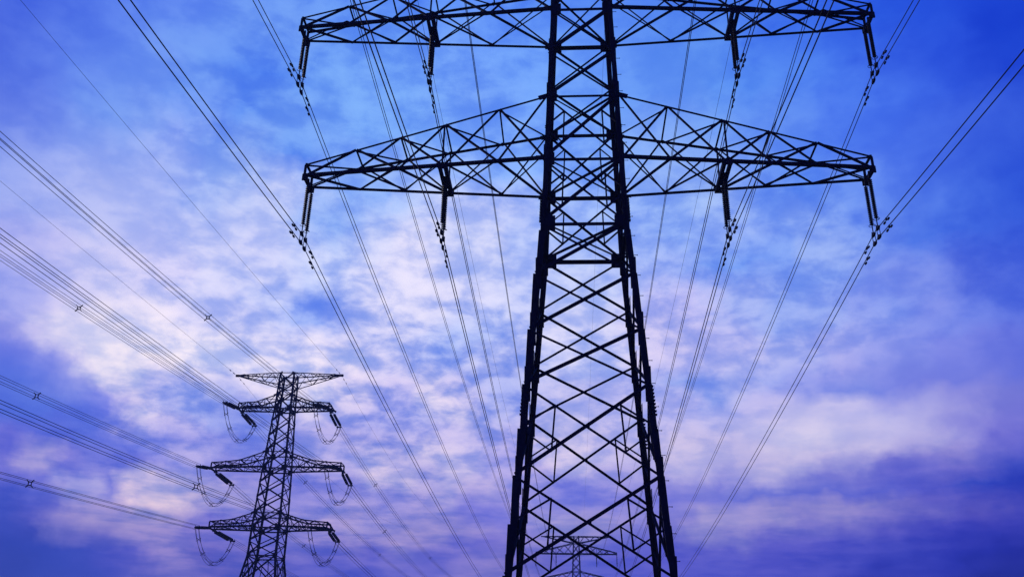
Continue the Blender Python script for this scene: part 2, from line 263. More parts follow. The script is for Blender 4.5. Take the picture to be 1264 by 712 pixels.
    for j, g in enumerate((1.0, 0.72, 0.16)):
        LK(math_('MULTIPLY', sc.outputs[j], math_('MULTIPLY_ADD', k, g, 1.0)), cmb.inputs[j])
    # the half of the sky away from the sunset is darker
    dv = N('ShaderNodeVectorMath'); dv.operation = 'DOT_PRODUCT'; LK(d, dv.inputs[0])
    dv.inputs[1].default_value = (0.0, 1.0, 0.0)
    dim = N('ShaderNodeMapRange'); LK(dv.outputs['Value'], dim.inputs[0])
    for i_, q_ in enumerate((-0.2, 0.6, 0.22, 1.0)): dim.inputs[i_ + 1].default_value = q_
    bg = N('ShaderNodeBackground'); LK(cmb.outputs[0], bg.inputs[0])
    LK(math_('MULTIPLY', dim.outputs[0], 1.03), bg.inputs[1])
    sky = N('ShaderNodeTexSky'); sky.sky_type = 'NISHITA'; sky.sun_disc = False
    sky.sun_elevation = SUN_EL; sky.sun_rotation = SUN_AZ
    tint = vec('MULTIPLY', sky.outputs[0], SKY_TINT)
    bs = N('ShaderNodeBackground'); LK(tint, bs.inputs[0]); bs.inputs[1].default_value = SKY_STRENGTH
    add = N('ShaderNodeAddShader'); LK(bg.outputs[0], add.inputs[0]); LK(bs.outputs[0], add.inputs[1])
    out = N('ShaderNodeOutputWorld'); LK(add.outputs[0], out.inputs[0])
    w.cycles.sampling_method = 'MANUAL'; w.cycles.sample_map_resolution = 512


build_world()


# ------------------------------------------------------------------ materials
def material(name, base, rough=0.6, metal=0.0, vary=0.35, scale=3.0, spec=0.3):
    m = bpy.data.materials.new(name); m.use_nodes = True
    nt = m.node_tree; b = nt.nodes['Principled BSDF']
    tc = nt.nodes.new('ShaderNodeTexCoord')
    n = nt.nodes.new('ShaderNodeTexNoise'); n.inputs['Scale'].default_value = scale
    n.inputs['Detail'].default_value = 6.0; n.inputs['Roughness'].default_value = 0.65
    nt.links.new(tc.outputs['Object'], n.inputs['Vector'])
    r = nt.nodes.new('ShaderNodeValToRGB')
    r.color_ramp.elements[0].position, r.color_ramp.elements[1].position = 0.3, 0.7
    r.color_ramp.elements[0].color = tuple(c * (1 - vary) for c in base) + (1,)
    r.color_ramp.elements[1].color = tuple(min(1, c * (1 + vary)) for c in base) + (1,)
    nt.links.new(n.outputs[0], r.inputs[0]); nt.links.new(r.outputs[0], b.inputs['Base Color'])
    b.inputs['Roughness'].default_value = rough; b.inputs['Metallic'].default_value = metal
    b.inputs['Specular IOR Level'].default_value = spec
    return m


STEEL = material("silhouette steel", (0.014, 0.012, 0.075), 0.7, 0, 0.4, 2.5, 0.08)  # near-black navy base: the backlit silhouette is put into the steel's colour
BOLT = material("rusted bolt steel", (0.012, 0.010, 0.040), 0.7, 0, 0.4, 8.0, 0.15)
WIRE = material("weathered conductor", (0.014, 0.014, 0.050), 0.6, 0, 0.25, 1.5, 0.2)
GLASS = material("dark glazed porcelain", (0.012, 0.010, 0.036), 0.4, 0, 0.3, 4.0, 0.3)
CONC = material("weathered concrete", (0.22, 0.21, 0.20), 0.9, 0, 0.3, 2.0)
GRASS = material("evening meadow", (0.035, 0.045, 0.022), 1.0, 0, 0.6, 0.35, 0.0)


# ------------------------------------------------------------------ mesh helpers
def V(*a):
    return Vector(a)


class Mesh:
    def __init__(self):
        self.v, self.f = [], []

    def prism(self, secs, caps=True):
        n = len(secs[0]); base = len(self.v)
        for s in secs: self.v += [tuple(p) for p in s]
        for i in range(len(secs) - 1):
            for k in range(n):
                a, b = base + i * n + k, base + i * n + (k + 1) % n
                self.f.append((a, b, b + n, a + n))
        if caps:
            self.f.append(tuple(base + k for k in range(n))[::-1])
            self.f.append(tuple(base + (len(secs) - 1) * n + k for k in range(n)))

    def bar(self, p0, p1, w, h, up=(0, 0, 1)):
        p0, p1 = Vector(p0), Vector(p1); ax = (p1 - p0)
        if ax.length < 1e-6: return
        ax.normalize(); up = Vector(up)
        s = ax.cross(up)
        if s.length < 1e-3: s = ax.cross(Vector((1, 0, 0)))
        s.normalize(); t = s.cross(ax)
        q = [s * (w / 2) + t * (h / 2), s * (-w / 2) + t * (h / 2), s * (-w / 2) - t * (h / 2), s * (w / 2) - t * (h / 2)]
        self.prism([[p0 + o for o in q], [p1 + o for o in q]])

    def angle(self, p0, p1, s, u, v, t=None):
        """rolled L section, heel on the line p0-p1, flanges towards u and v"""
        p0, p1 = Vector(p0), Vector(p1); ax = p1 - p0
        if ax.length < 1e-6: return
        ax.normalize(); t = t or max(0.012, s * 0.11)
        u = Vector(u); u = (u - ax * u.dot(ax)).normalized()
        v = Vector(v); v = (v - ax * v.dot(ax)); v = (v - u * v.dot(u)).normalized()
        q = [V(0, 0, 0), u * s, u * s + v * t, u * t + v * t, u * t + v * s, v * s]
        if u.cross(v).dot(ax) < 0: q = q[::-1]
        self.prism([[p0 + o for o in q], [p1 + o for o in q]])

    def box(self, c, sx, sy, sz):
        c = Vector(c); self.bar(c - V(0, 0, sz / 2), c + V(0, 0, sz / 2), sx, sy, (0, 1, 0))

    def tube(self, pts, r, seg=6, caps=True):
        pts = [Vector(p) for p in pts]; secs = []
        for i, p in enumerate(pts):
            ax = (pts[min(i + 1, len(pts) - 1)] - pts[max(i - 1, 0)]).normalized()
            s = ax.cross(V(0, 0, 1))
            if s.length < 1e-3: s = ax.cross(V(1, 0, 0))
            s.normalize(); t = s.cross(ax)
            secs.append([p + s * (r * math.cos(2 * math.pi * k / seg)) + t * (r * math.sin(2 * math.pi * k / seg)) for k in range(seg)])
        self.prism(secs, caps)

    def ring(self, c, R, r, ax=(0, 0, 1), n=14, arc=1.0, start=0.0):
        ax = Vector(ax).normalized(); s = ax.orthogonal().normalized(); t = ax.cross(s); c = Vector(c)
        self.tube([c + s * (R * math.cos(start + 2 * math.pi * arc * k / n)) + t * (R * math.sin(start + 2 * math.pi * arc * k / n)) for k in range(n + 1)], r, 5)

    def discs(self, p0, p1, r, core, pitch, seg=10):
        """a cap and pin insulator string: sheds on a core between two points"""
        p0, p1 = Vector(p0), Vector(p1); ax = p1 - p0; L = ax.length; ax.normalize()
        s = ax.orthogonal().normalized(); t = ax.cross(s); n = max(3, int(round(L / pitch))); secs = []

        def sec(z, rr):
            secs.append([p0 + ax * z + (s * math.cos(2 * math.pi * k / seg) + t * math.sin(2 * math.pi * k / seg)) * rr for k in range(seg)])
        for i in range(n):
            z = L * i / n; h = L / n
            sec(z, core); sec(z + h * .30, core * 1.25); sec(z + h * .46, r * .72); sec(z + h * .66, r)
            sec(z + h * .74, r * .96); sec(z + h * .78, core * 1.05)
        sec(L, core)
        self.prism(secs)

    def build(self, name, mat, parent=None, smooth=False):
        me = bpy.data.meshes.new(name)
        me.from_pydata(self.v, [], self.f); me.update()
        bm = bmesh.new(); bm.from_mesh(me); bmesh.ops.recalc_face_normals(bm, faces=bm.faces); bm.to_mesh(me); bm.free()
        if smooth:
            for p in me.polygons: p.use_smooth = True
        me.materials.append(mat)
        o = bpy.data.objects.new(name, me); COL.objects.link(o)
        if parent: o.parent = parent
        return o


def thing(name, label, cat, loc=(0, 0, 0), rz=0.0, group=None):
    o = bpy.data.objects.new(name, None); COL.objects.link(o)
    o.empty_display_size = 0.5; o.location = loc; o.rotation_euler = (0, 0, rz)
    o['label'] = label; o['category'] = cat
    if group: o['group'] = group
    return o


def copy_tree(src, parent=None, keep=None):
    c = src.copy(); COL.objects.link(c); c.parent = parent
    for ch in list(src.children):
        if keep is None or keep(ch): copy_tree(ch, c)
    return c


# ------------------------------------------------------------------ ground
def ground_height(x, y):
    r = max(0.0, min(1.0, (y - 60) / 276.0)); s = r * r * (3 - 2 * r)
    return 9.03 * s + 0.25 * math.sin(x * .013 + 1.0) * math.sin(y * .017) * min(1.0, max(0.0, (math.hypot(x - 3, y - 40) - 20) / 60.0)) * (1 if math.hypot(x, y) > 12 else 0)


def build_ground():
    rad = [0, 6, 12, 18, 26, 36, 48, 62, 80, 100, 125, 150, 180, 220, 260, 300, 340, 400, 500, 700, 1000, 1600, 2600, 4500, 9000]
    n = 72; g = Mesh(); g.v.append((0, 0, 0))
    for r in rad[1:]:
        for k in range(n):
            a = 2 * math.pi * k / n; x, y = r * math.sin(a), r * math.cos(a); g.v.append((x, y, ground_height(x, y)))
    for k in range(n): g.f.append((0, 1 + k, 1 + (k + 1) % n))
    for i in range(len(rad) - 2):
        for k in range(n):
            a = 1 + i * n + k; b = 1 + i * n + (k + 1) % n; g.f.append((a, b, b + n, a + n))
    o = g.build('ground', GRASS, None, True); o['kind'] = 'structure'


build_ground()


# ------------------------------------------------------------------ pylons
def interp(tab, z):
    for (z0, b0), (z1, b1) in zip(tab, tab[1:]):
        if z <= z1: return b0 + (b1 - b0) * (z - z0) / (z1 - z0)
    return tab[-1][1]


def jit(): return random.uniform(0.001, 0.004)


def pylon(root, spec):
    """build the parts of one lattice pylon under root, in its own axes: x across the line, y along it"""
    B = lambda z: interp(spec['width'], z)
    top = spec['nodes'][-1]
    S = spec['leg']; D = spec['diag']
    corners = [(-1, -1), (1, -1), (-1, 1), (1, 1)]
    # legs ---------------------------------------------------------------
    for sx, sy in corners:
        m = Mesh()
        zs = sorted(set([0.0] + spec['nodes']))
        for z0, z1 in zip(zs, zs[1:]):
            s = S(0.5 * (z0 + z1))
            m.angle(V(sx * B(z0), sy * B(z0), z0 - .02), V(sx * B(z1), sy * B(z1), z1 + .02), s, (-sx, 0, 0), (0, -sy, 0), s * .12)
        for z in spec['nodes']:                                # splice cover plates on both faces
            if z > top - .5 or z < .5: continue
            s = S(z); b = B(z)
            for ax_ in (0, 1):
                p = V(sx * (b - s * .5), sy * (b + .012), z) if ax_ == 0 else V(sx * (b + .012), sy * (b - s * .5), z)
                q = V(0, 0, .55 if not spec.get('fine') else .8)
                m.bar(p - q, p + q, s * .96 if ax_ == 0 else .022, .022 if ax_ == 0 else s * .96, (0, 1, 0))
        for z, w, h in spec['gussets']:                        # gusset plates reaching into each face
            b = B(z); s = S(z)
            m.box(V(sx * (b - s - w / 2 + .04), sy * (b - .05 - jit()), z), w, .03, h)
            m.box(V(sx * (b - .05 - jit()), sy * (b - s - w / 2 + .04), z), .03, w, h)
        for z0, z1, off in spec.get('covers', []):             # outer cover angles that step out at each joint
            if (sx, sy) not in spec['cover_legs']: continue
            k = off * spec['cover_legs'][(sx, sy)]
            a0, a1 = B(z0), B(z1)
            th = .07
            q0 = [V(sx * (a0 - .02), sy * (a0 - .03), z0), V(sx * (a0 + .015), sy * (a0 - .03), z0), V(sx * (a0 + .015), sy * (a0 - .03 - th), z0), V(sx * (a0 - .02), sy * (a0 - .03 - th), z0)]
            q1 = [V(sx * (a1 - .02), sy * (a1 - .03), z1), V(sx * (a1 + k), sy * (a1 - .03), z1), V(sx * (a1 + k), sy * (a1 - .03 - th), z1), V(sx * (a1 - .02), sy * (a1 - .03 - th), z1)]
            m.prism([q0, q1])
        if spec.get('fine'):
            bm_ = m                                            # bolt heads along the splices
            for zc in spec['bolt_rows']:
                for k in range(9):
                    z = zc + (k - 4) * .16; b = B(z)
                    bm_.box(V(sx * (b + .05), sy * (b - .11), z), .11, .05, .05)
                    bm_.box(V(sx * (b + .05), sy * (b - .24), z), .11, .05, .05)
                    bm_.box(V(sx * (b - .15), sy * (b + .045), z), .05, .10, .05)
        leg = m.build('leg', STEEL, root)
        if spec.get('fine'):
            if (sx, sy) in spec['climb']:
                z = 3.0; k = 0
                while z < top - 1:
                    b = B(z); st = Mesh()
                    st.tube([V(sx * (b - .03), sy * (b - .10), z), V(sx * (b + .19), sy * (b - .10), z)], .014, 6)
                    st.box(V(sx * (b + .195), sy * (b - .10), z), .02, .045, .045)
                    st.build('step_bolt', BOLT, leg)
                    z += .53 * 2; k += 1
        ft = Mesh(); b = B(0)
        ft.prism([[V(sx * b + x * r, sy * b + y * r, z) for x, y in ((-1, -1), (1, -1), (1, 1), (-1, 1))] for z, r in ((-1.2, .75), (.10, .75), (.28, .55))])
        ft.build('footing', CONC, root)
    # face lattice ---------------------------------------------------------
    for face in range(4):
        m = Mesh()

        def P(h, z, inset=0.0):                                # h in -1..1 across the face
            b = B(z)
            if face == 0: return V(h * b, -b + inset, z)
            if face == 1: return V(h * b, b - inset, z)
            if face == 2: return V(-b + inset, h * b, z)
            return V(b - inset, h * b, z)
        nin = [V(0, 1, 0), V(0, -1, 0), V(1, 0, 0), V(-1, 0, 0)][face]
        for i, (z0, z1) in enumerate(zip(spec['nodes'], spec['nodes'][1:])):
            d = D(0.5 * (z0 + z1))
            k = 1.30 if face in (0, 2) else 1.05
            m.angle(P(-1, z0, .035), P(1, z1, .035), d * k, (0, 0, 1), nin)
            m.angle(P(1, z0, .05 + d * .12), P(-1, z1, .05 + d * .12), d, (0, 0, -1), nin)
            b0, b1 = B(z0), B(z1)
            fx = b0 / (b0 + b1); zx = z0 + (z1 - z0) * fx      # where the two diagonals cross
            m.box(P(0, zx, .06), .13 if face < 2 else .03, .03 if face < 2 else .13, .13)
            if (z0, z1) in spec['redundant']:
                r = d * .72
                for s in (-1, 1):
                    zu, zl = z1 - (z1 - zx) * .5, z0 + (zx - z0) * .5
                    hu = s * .5 * b1 / B(zu); hl = s * .5 * b0 / B(zl); zm = (zu + zl) / 2
                    m.angle(P(hu, zu, .09), P(hl, zl, .09), r, P(0, 0) * 0 + (V(s, 0, 0) if face < 2 else V(0, s, 0)), nin)
                    m.angle(P(s, zm, .10), P(hu, zu, .10), r, (0, 0, 1), nin)
                    m.angle(P(s, zm, .10), P(hl, zl, .10), r, (0, 0, -1), nin)
        for z, s in spec['horizontals']:
            m.angle(P(-1, z, .02), P(1, z, .02), s, (0, 0, -1), nin)
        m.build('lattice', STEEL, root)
    for z, s in spec['plan']:
        m = Mesh(); b = B(z) - .05
        m.angle(V(-b, -b, z), V(b, b, z), s, (0, 0, 1), (1, -1, 0))
        m.angle(V(b, -b, z + .1), V(-b, b, z + .1), s, (0, 0, 1), (1, 1, 0))
        m.build('cross_brace', STEEL, root)
    # crossarms --------------------------------------------------------------
    for arm in spec['arms']:
        for sx in (-1, 1):
            crossarm(root, arm, sx, B)
    for arm in spec['peaks']:
        for sx in (-1, 1):
            peak(root, arm, sx, B)


def crossarm(root, a, sx, B):
    m = Mesh(); z = a['z']; L = a['L']; d = a['d']; h = a['h']; rise = a['tip']; xs = a['nodes']
    b0, b1 = B(z), B(z + h)
    cb, ct, br = a['chord'], a['top'], a['brace']

    def bot(x, sy):
        t = (x - b0) / (L - b0); return V(sx * x, sy * (b0 + (d - b0) * t), z)

    def topp(x, sy):
        t = max(0.0, (x - b1) / (L - b1)); kx = a.get('kink')
        if kx is None: hz = h + (rise - h) * t
        elif t > kx[0]: hz = kx[1] + (rise - kx[1]) * (t - kx[0]) / (1 - kx[0])
        else: hz = h + (kx[1] - h) * t / kx[0]
        return V(sx * x, sy * (b1 + (d - b1) * t), z + hz)
    nodes = [None] + xs                                        # None: the body
    gx = lambda n, top_: (b1 if top_ else b0) if n is None else n
    for sy in (-1, 1):
        m.angle(bot(b0, sy), bot(L + .12, sy), cb, (0, 0, 1), (0, -sy, 0))
        pts = [topp(gx(n, True), sy) for n in nodes]
        for p, q in zip(pts, pts[1:]): m.angle(p, q, ct, (0, 0, -1), (0, -sy, 0))
        for i, (n0, n1) in enumerate(zip(nodes, nodes[1:])):
            A0, A1, T0, T1 = bot(gx(n0, False), sy), bot(gx(n1, False), sy), topp(gx(n0, True), sy), topp(gx(n1, True), sy)
            ins = V(0, -sy * (.03 + jit()), 0); ins2 = V(0, -sy * (.05 + br * .2 + jit()), 0)
            if i < len(nodes) - 2:
                m.angle(T1 + ins, A0 + ins, br, (0, 0, 1), (0, -sy, 0))
                m.angle(T0 + ins2, A1 + ins2, br * .8, (0, 0, 1), (0, -sy, 0))
            else:
                m.angle(T0 + ins, A1 + ins, br, (0, 0, 1), (0, -sy, 0))
            if a.get('posts') or n1 == a['inner'] or n1 == L:
                m.angle(T1 + ins, A1 + ins, br * .8, (sx, 0, 0), (0, -sy, 0))
    for i, n in enumerate(nodes[1:], 1):                      # struts from front to back
        m.angle(topp(n, -1) + V(0, .02, -.02), topp(n, 1) - V(0, .02, .02), br * .75, (0, 0, -1), (-sx, 0, 0))
        if n in (a['inner'], L) or a.get('posts'):
            m.angle(bot(n, -1) + V(0, .02, .02), bot(n, 1) + V(0, -.02, .02), br * .8, (0, 0, 1), (-sx, 0, 0))
    for i, (n0, n1) in enumerate(zip(nodes, nodes[1:])):
        f = 1 if i % 2 else -1
        m.angle(bot(gx(n0, 0), -f) + V(0, 0, .04), bot(gx(n1, 0), f) + V(0, 0, .04), br, (0, 0, 1), (sx, 0, 0))
        m.angle(bot(gx(n0, 0), f) + V(0, 0, .06 + br), bot(gx(n1, 0), -f) + V(0, 0, .06 + br), br * .75, (0, 0, 1), (sx, 0, 0))
        m.angle(topp(gx(n0, 1), 1) - V(0, 0, .04), topp(gx(n1, 1), -1) - V(0, 0, .04), br, (0, 0, -1), (sx, 0, 0))
    # the end frame, its plates and the plate that takes the insulators
    for sy in (-1, 1):
        m.box(V(sx * (L + .02), sy * d, z + rise * .42), .13 * a['plate'], .04, rise * .95)
        m.box(V(sx * (L - .02), sy * d, z - .08), .30 * a['plate'], .07, .36)
    m.bar(V(sx * L, -d, z - .06), V(sx * L, d, z - .06), .14 * a['plate'], .22)
    m.bar(V(sx * L, -d, z + rise), V(sx * L, d, z + rise), .10, .10)
    if a.get('point') and sx > 0:
        tip = V(sx * (L + a['point']), d * .6, z - .15)
        for sy in (-1, 1):
            m.angle(bot(L, sy), tip, cb * .8, (0, 0, 1), (0, -sy, 0)); m.angle(topp(L, sy), tip, cb * .7, (0, 0, -1), (0, -sy, 0))
    for sy in (-1, 1):                                         # connection plates at the body
        m.bar(V(sx * (b1 - .02), sy * (b1 - .03), z + h + .02), V(sx * (b1 + .42), sy * (b1 - .03), z + h - .13), .03, .26, (0, 0, 1))
        m.box(V(sx * (b0 + .20), sy * (b0 - .03), z + .05), .40, .03, .24)
    if a['inner']:
        x = a['inner']
        for o in (-.15, .15):
            m.bar(bot(x, -1) + V(o, .03, -.03), bot(x, 1) + V(o, -.03, -.03), .15, .26)
        m.box(V(sx * x, 0, z - .14), .30, 1.1, .10)
        for sy in (-1, 1):
            m.box(bot(x, sy) + V(0, -sy * .04, .02), .50, .05, .34)
    m.build('crossarm', STEEL, root)


def peak(root, a, sx, B):
    """arm for the earth wire: level on top, its underside rising to the tip"""
    m = Mesh(); z = a['z']; L = a['L']; h = a['h']; b0, b1 = B(z), B(z - h); c, br = a['chord'], a['brace']
    T = lambda t, sy: V(sx * (b0 + (L - b0) * t), sy * (b0 + (.14 - b0) * t), z)
    U = lambda t, sy: V(sx * (b1 + (L - b1) * t), sy * (b1 + (.14 - b1) * t), z - h + (h - .22) * t)
    n = a['n']
    for sy in (-1, 1):
        m.angle(T(0, sy), T(1, sy), c, (0, 0, -1), (0, -sy, 0)); m.angle(U(0, sy), U(1, sy), c, (0, 0, 1), (0, -sy, 0))
        for i in range(n):
            t0, t1 = i / n, (i + 1) / n; o = V(0, -sy * (.03 + jit()), 0)
            if i % 2: m.angle(T(t0, sy) + o, U(t1, sy) + o, br, (0, 0, 1), (0, -sy, 0))
            else: m.angle(U(t0, sy) + o, T(t1, sy) + o, br, (0, 0, 1), (0, -sy, 0))
    for i in range(n):
        t0, t1 = i / n, (i + 1) / n; f = 1 if i % 2 else -1
        m.angle(T(t0, f) - V(0, 0, .03), T(t1, -f) - V(0, 0, .03), br, (0, 0, -1), (sx, 0, 0))
        m.angle(U(t0, -f) + V(0, 0, .03), U(t1, f) + V(0, 0, .03), br, (0, 0, 1), (sx, 0, 0))
        m.angle(T(t1, -1) - V(0, 0, .02), T(t1, 1) - V(0, 0, .02), br * .8, (0, 0, -1), (sx, 0, 0))
    m.box(V(sx * (L + .05), 0, z - .14), .5, .34, .34)
    m.build('earth_wire_arm', STEEL, root)


YAW = 0.0676
PX, PY = 3.4916, 40.0
SPAN, RISE, DRIFT = 296.0, 9.03, 0.0045


def main_axes(a, l, z):
    c, s = math.cos(YAW), math.sin(YAW)
    return V(PX + a * c + l * s, PY - a * s + l * c, z)


def arm_spec(z, L, inner, nodes):
    return dict(z=z, L=L, d=.62, h=3.82, tip=.72, nodes=nodes, inner=inner, chord=.155, top=.105, brace=.102, plate=1.0)


LOWER, UPPER, THIRD = 26.46, 36.11, 45.75
spec_main = dict(
    fine=True,
    width=[(0, 3.79), (22.80, 2.059), (36.1, 1.627), (53, 1.08)],
    nodes=[.35, 2.6, 6.61, 10.59, 14.60, 17.22, 20.05, 22.80, 26.46, 30.29, 33.2, 36.11, 39.9, 42.8, 45.75, 49.4, 52.0],
    leg=lambda z: .255 if z < 22.8 else (.25 if z < 36 else .23),
    diag=lambda z: .102 if z < 36.2 else .09,
    gussets=[(22.8, .46, .80), (26.46, .30, .72), (30.29, .30, .66), (36.11, .34, .74), (39.9, .28, .6), (45.75, .28, .6), (49.4, .22, .5)],
    redundant=[(2.6, 6.61), (6.61, 10.59), (10.59, 14.60), (22.80, 26.46), (26.46, 30.29)],
    horizontals=[(22.8, .17), (26.46, .16), (30.29, .13), (36.11, .17), (39.9, .12), (45.75, .15), (49.4, .12), (52.0, .12)],
    plan=[(22.8, .10), (26.46, .10), (30.29, .09), (36.11, .10), (45.75, .10)],
    covers=[(17.22, 20.05, .13), (14.60, 17.22, .13), (12.6, 14.6, .12), (10.59, 12.6, .12), (8.6, 10.59, .12), (6.61, 8.6, .12), (4.6, 6.61, .12), (20.05, 22.4, .07)],
    cover_legs={(-1, -1): 1.0, (1, -1): .45, (-1, 1): .30, (1, 1): .35},
    bolt_rows=[23.6, 13.9, 5.9], climb=[(1, -1)],
    arms=[arm_spec(LOWER, 14.17, 7.0, [4.25, 7.0, 9.3, 11.6, 14.17]),
          arm_spec(UPPER, 15.49, 8.2, [5.0, 8.2, 10.5, 12.9, 15.49]),
          arm_spec(THIRD, 14.25, 7.13, [4.2, 7.13, 9.4, 11.7, 14.25])],
    peaks=[dict(z=52.0, L=12.19, h=2.5, chord=.10, brace=.07, n=6)],
)

near = thing('pylon', 'large near lattice pylon filling the frame, two crossarms of hanging insulators in view', 'pylon',
             (PX, PY, 0), -YAW, 'lattice pylons')
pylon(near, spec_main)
# the next pylon of the line is the same type, standing far off between the legs of the near one
far_p = main_axes(DRIFT * SPAN, SPAN, RISE)
far_pylon = thing('pylon', 'small hazy pylon far off, seen between the legs of the large near pylon', 'pylon', far_p, -YAW, 'lattice pylons')
spec_far = dict(spec_main, fine=False, covers=[], leg=lambda z: .46, diag=lambda z: .17, gussets=[], plan=[],
                horizontals=[(q, .2) for q, _ in spec_main['horizontals']],
                arms=[dict(a_, chord=.30, top=.23, brace=.15) for a_ in spec_main['arms']],
                peaks=[dict(spec_main['peaks'][0], chord=.26, brace=.14)])
pylon(far_pylon, spec_far)


# ------------------------------------------------------------------ insulators of the near line
CLAMP = 3.40            # conductors hang this far under the crossarm


def hanging_insulator():
    root = thing('insulator_string', '-', 'insulator')
    for sy in (-1, 1):
        y = .35 * sy
        h = Mesh(); h.box(V(0, y, -.20), .07, .10, .36); h.tube([V(0, y, -.34), V(0, y, -.48)], .03, 6); h.build('shackle', BOLT, root)
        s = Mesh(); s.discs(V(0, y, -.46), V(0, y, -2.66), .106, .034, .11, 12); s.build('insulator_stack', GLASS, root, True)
        r = Mesh(); r.ring(V(0, y, -2.70), .15, .016, (0, 0, 1), 12, .8, .6 if sy > 0 else 3.6)
        r.tube([V(0, y, -2.66), V(.09, y, -2.70), V(.15, y, -2.70)], .014, 5); r.build('arcing_ring', BOLT, root)
        k = Mesh(); k.tube([V(.0, y, -2.64), V(0, y, -CLAMP + .30)], .026, 6)
        for x in (-.07, .07): k.bar(V(x, y, -CLAMP + .34), V(x, y, -CLAMP - .16), .018, .05, (0, 1, 0))
        k.build('link', BOLT, root)
        for zz in (CLAMP - .24, CLAMP + .24):
            c = Mesh(); zc = -zz - .025 - .07 * abs(y)
            c.prism([[V(w * .5 * a_, y + yy, zc + dz + b_ * hh * .5) for a_, b_ in ((-1, -1), (1, -1), (1, 1), (-1, 1))]
                     for yy, w, hh, dz in ((-.26, .05, .05, .0), (-.16, .10, .11, .0), (0, .13, .20, .04), (.16, .10, .11, .0), (.26, .05, .05, .0))])
            c.build('suspension_clamp', BOLT, root)
    return root


def wire_profile(slope, curve, l0, l1, n):
    """points (l, dz) denser near the clamp"""
    out = []
    for i in range(n + 1):
        t = i / n; l = l0 + (l1 - l0) * t ** 1.5
        out.append((l, slope * abs(l) + curve * l * l))
    return out


def damper(m_parent, x, l, z, slope):
    m = Mesh()
    m.box(V(x, l, z - .05), .06, .09, .14)
    m.tube([V(x, l - .27, z - .13 - slope * .27), V(x, l, z - .115), V(x, l + .27, z - .13 + slope * .27)], .012, 5)
    for o in (-.27, .27):
        m.tube([V(x, l + o * .70, z - .145 + slope * o), V(x, l + o * .8, z - .145 + slope * o), V(x, l + o * 1.3, z - .145 + slope * o)], .05, 7)
    m.build('vibration_damper', BOLT, m_parent)


TIERS = [
    # arm height, outer x, inner x, far curvature outer / inner, words
    (LOWER, 14.03, 7.02, 3.21e-4, 3.21e-4, 'lower crossarm'),
    (UPPER, 15.33, 8.22, 3.67e-4, 3.67e-4, 'upper crossarm'),
    (THIRD, 14.25, 7.13, 3.08e-4, 3.20e-4, 'topmost crossarm'),
]
proto = hanging_insulator()
first = True
for z, xo, xi, ko, ki, words in TIERS:
    for sx, side in ((-1, 'left'), (1, 'right')):
        for x, k, place in ((xo, ko, 'outer'), (xi, ki, 'inner')):
            c = main_axes(sx * x, 0, z)
            o = proto if first else copy_tree(proto)
            first = False
            o.location = c; o.rotation_euler = (0, 0, -YAW); o['group'] = 'insulators of the near pylon'
            if z == THIRD:
                o['label'] = 'dark double insulator string under the %s, %s on its %s side' % (words, place + 'most' if place == 'outer' else 'innermost', side)
            else:
                o['label'] = 'dark double insulator string hanging from the %s %s of the near pylon\'s %s' % (
                    side, 'tip' if place == 'outer' else 'half, midway', words)
            # conductors, one continuous pair from behind the camera through the clamp to the far pylon
            t = thing('conductor_pair', 'twin black wires clamped under the near pylon\'s %s, %s %s' % (words, side, place), 'power line',
                      main_axes(sx * x, 0, z - CLAMP), -YAW, 'twin wires of the near line')
            sl = RISE / SPAN - k * SPAN
            far_pts = wire_profile(sl, k, 0, SPAN, 60); back = wire_profile(-.117, 3.77e-4, 0, -300, 60)[::-1]
            for dz in (-.24, .24):
                m = Mesh()
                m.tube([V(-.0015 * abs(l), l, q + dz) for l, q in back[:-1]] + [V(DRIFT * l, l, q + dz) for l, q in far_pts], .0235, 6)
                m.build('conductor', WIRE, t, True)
                for l in (1.55 + .2 * (dz < 0),):
                    damper(t, DRIFT * l, l, sl * l + dz, sl); damper(t, 0, -l, -.117 * l + dz, .117)
            if z == THIRD:                                     # the far pylon's strings that stand above the frame's lower edge
                f = copy_tree(proto); f.location = main_axes(DRIFT * SPAN + sx * x, SPAN, z + RISE); f.rotation_euler = (0, 0, -YAW); f.scale = (1.6, 1.6, 1.1)
                f['group'] = 'insulators of the far pylon'
                f['label'] = 'tiny insulator string on the hazy far pylon, %s on its %s arm' % ('at the tip' if place == 'outer' else 'midway', side)

# earth wires on the peaks and one thin cable on the pylon's head
for sx, side in ((-1, 'left'), (1, 'right')):
    t = thing('earth_wire', 'thin single wire from the near pylon\'s %s top arm to the hazy far pylon' % side, 'wire', main_axes(sx * 12.19, 0, 52.0 - .35), -YAW, 'earth wires of the near line')
    k = 2.66e-4; sl = RISE / SPAN - k * SPAN
    m = Mesh(); m.tube([V(0, l, q) for l, q in wire_profile(-.10, 3.0e-4, 0, -300, 50)[::-1][:-1]] + [V(DRIFT * l, l, q) for l, q in wire_profile(sl, k, 0, SPAN, 60)], .0140, 5)
    m.build('conductor', WIRE, t, True)
    c = Mesh(); c.box(V(0, 0, .06), .09, .5, .26); c.build('suspension_clamp', BOLT, t)
t = thing('optical_cable', 'faint hair-thin cable seen through the middle of the near pylon', 'wire', main_axes(1.60, 0, 42.0), -YAW)
k = 1.57e-4; sl = RISE / SPAN - k * SPAN
m = Mesh(); m.tube([V(DRIFT * l, l, q) for l, q in wire_profile(sl, k, 0, SPAN, 60)], .0075, 5); m.build('cable', WIRE, t, True)
c = Mesh(); c.box(V(-.12, .1, 0), .34, .12, .10); c.build('bracket', BOLT, t)

# ------------------------------------------------------------------ the second line: an anchor pylon with four-wire bundles
Q_YAW, QX, QY = 0.075, -37.79, 150.0


def q_axes(a, l, z):
    c, s = math.cos(Q_YAW), math.sin(Q_YAW)
    return V(QX + a * c + l * s, QY - a * s + l * c, z)


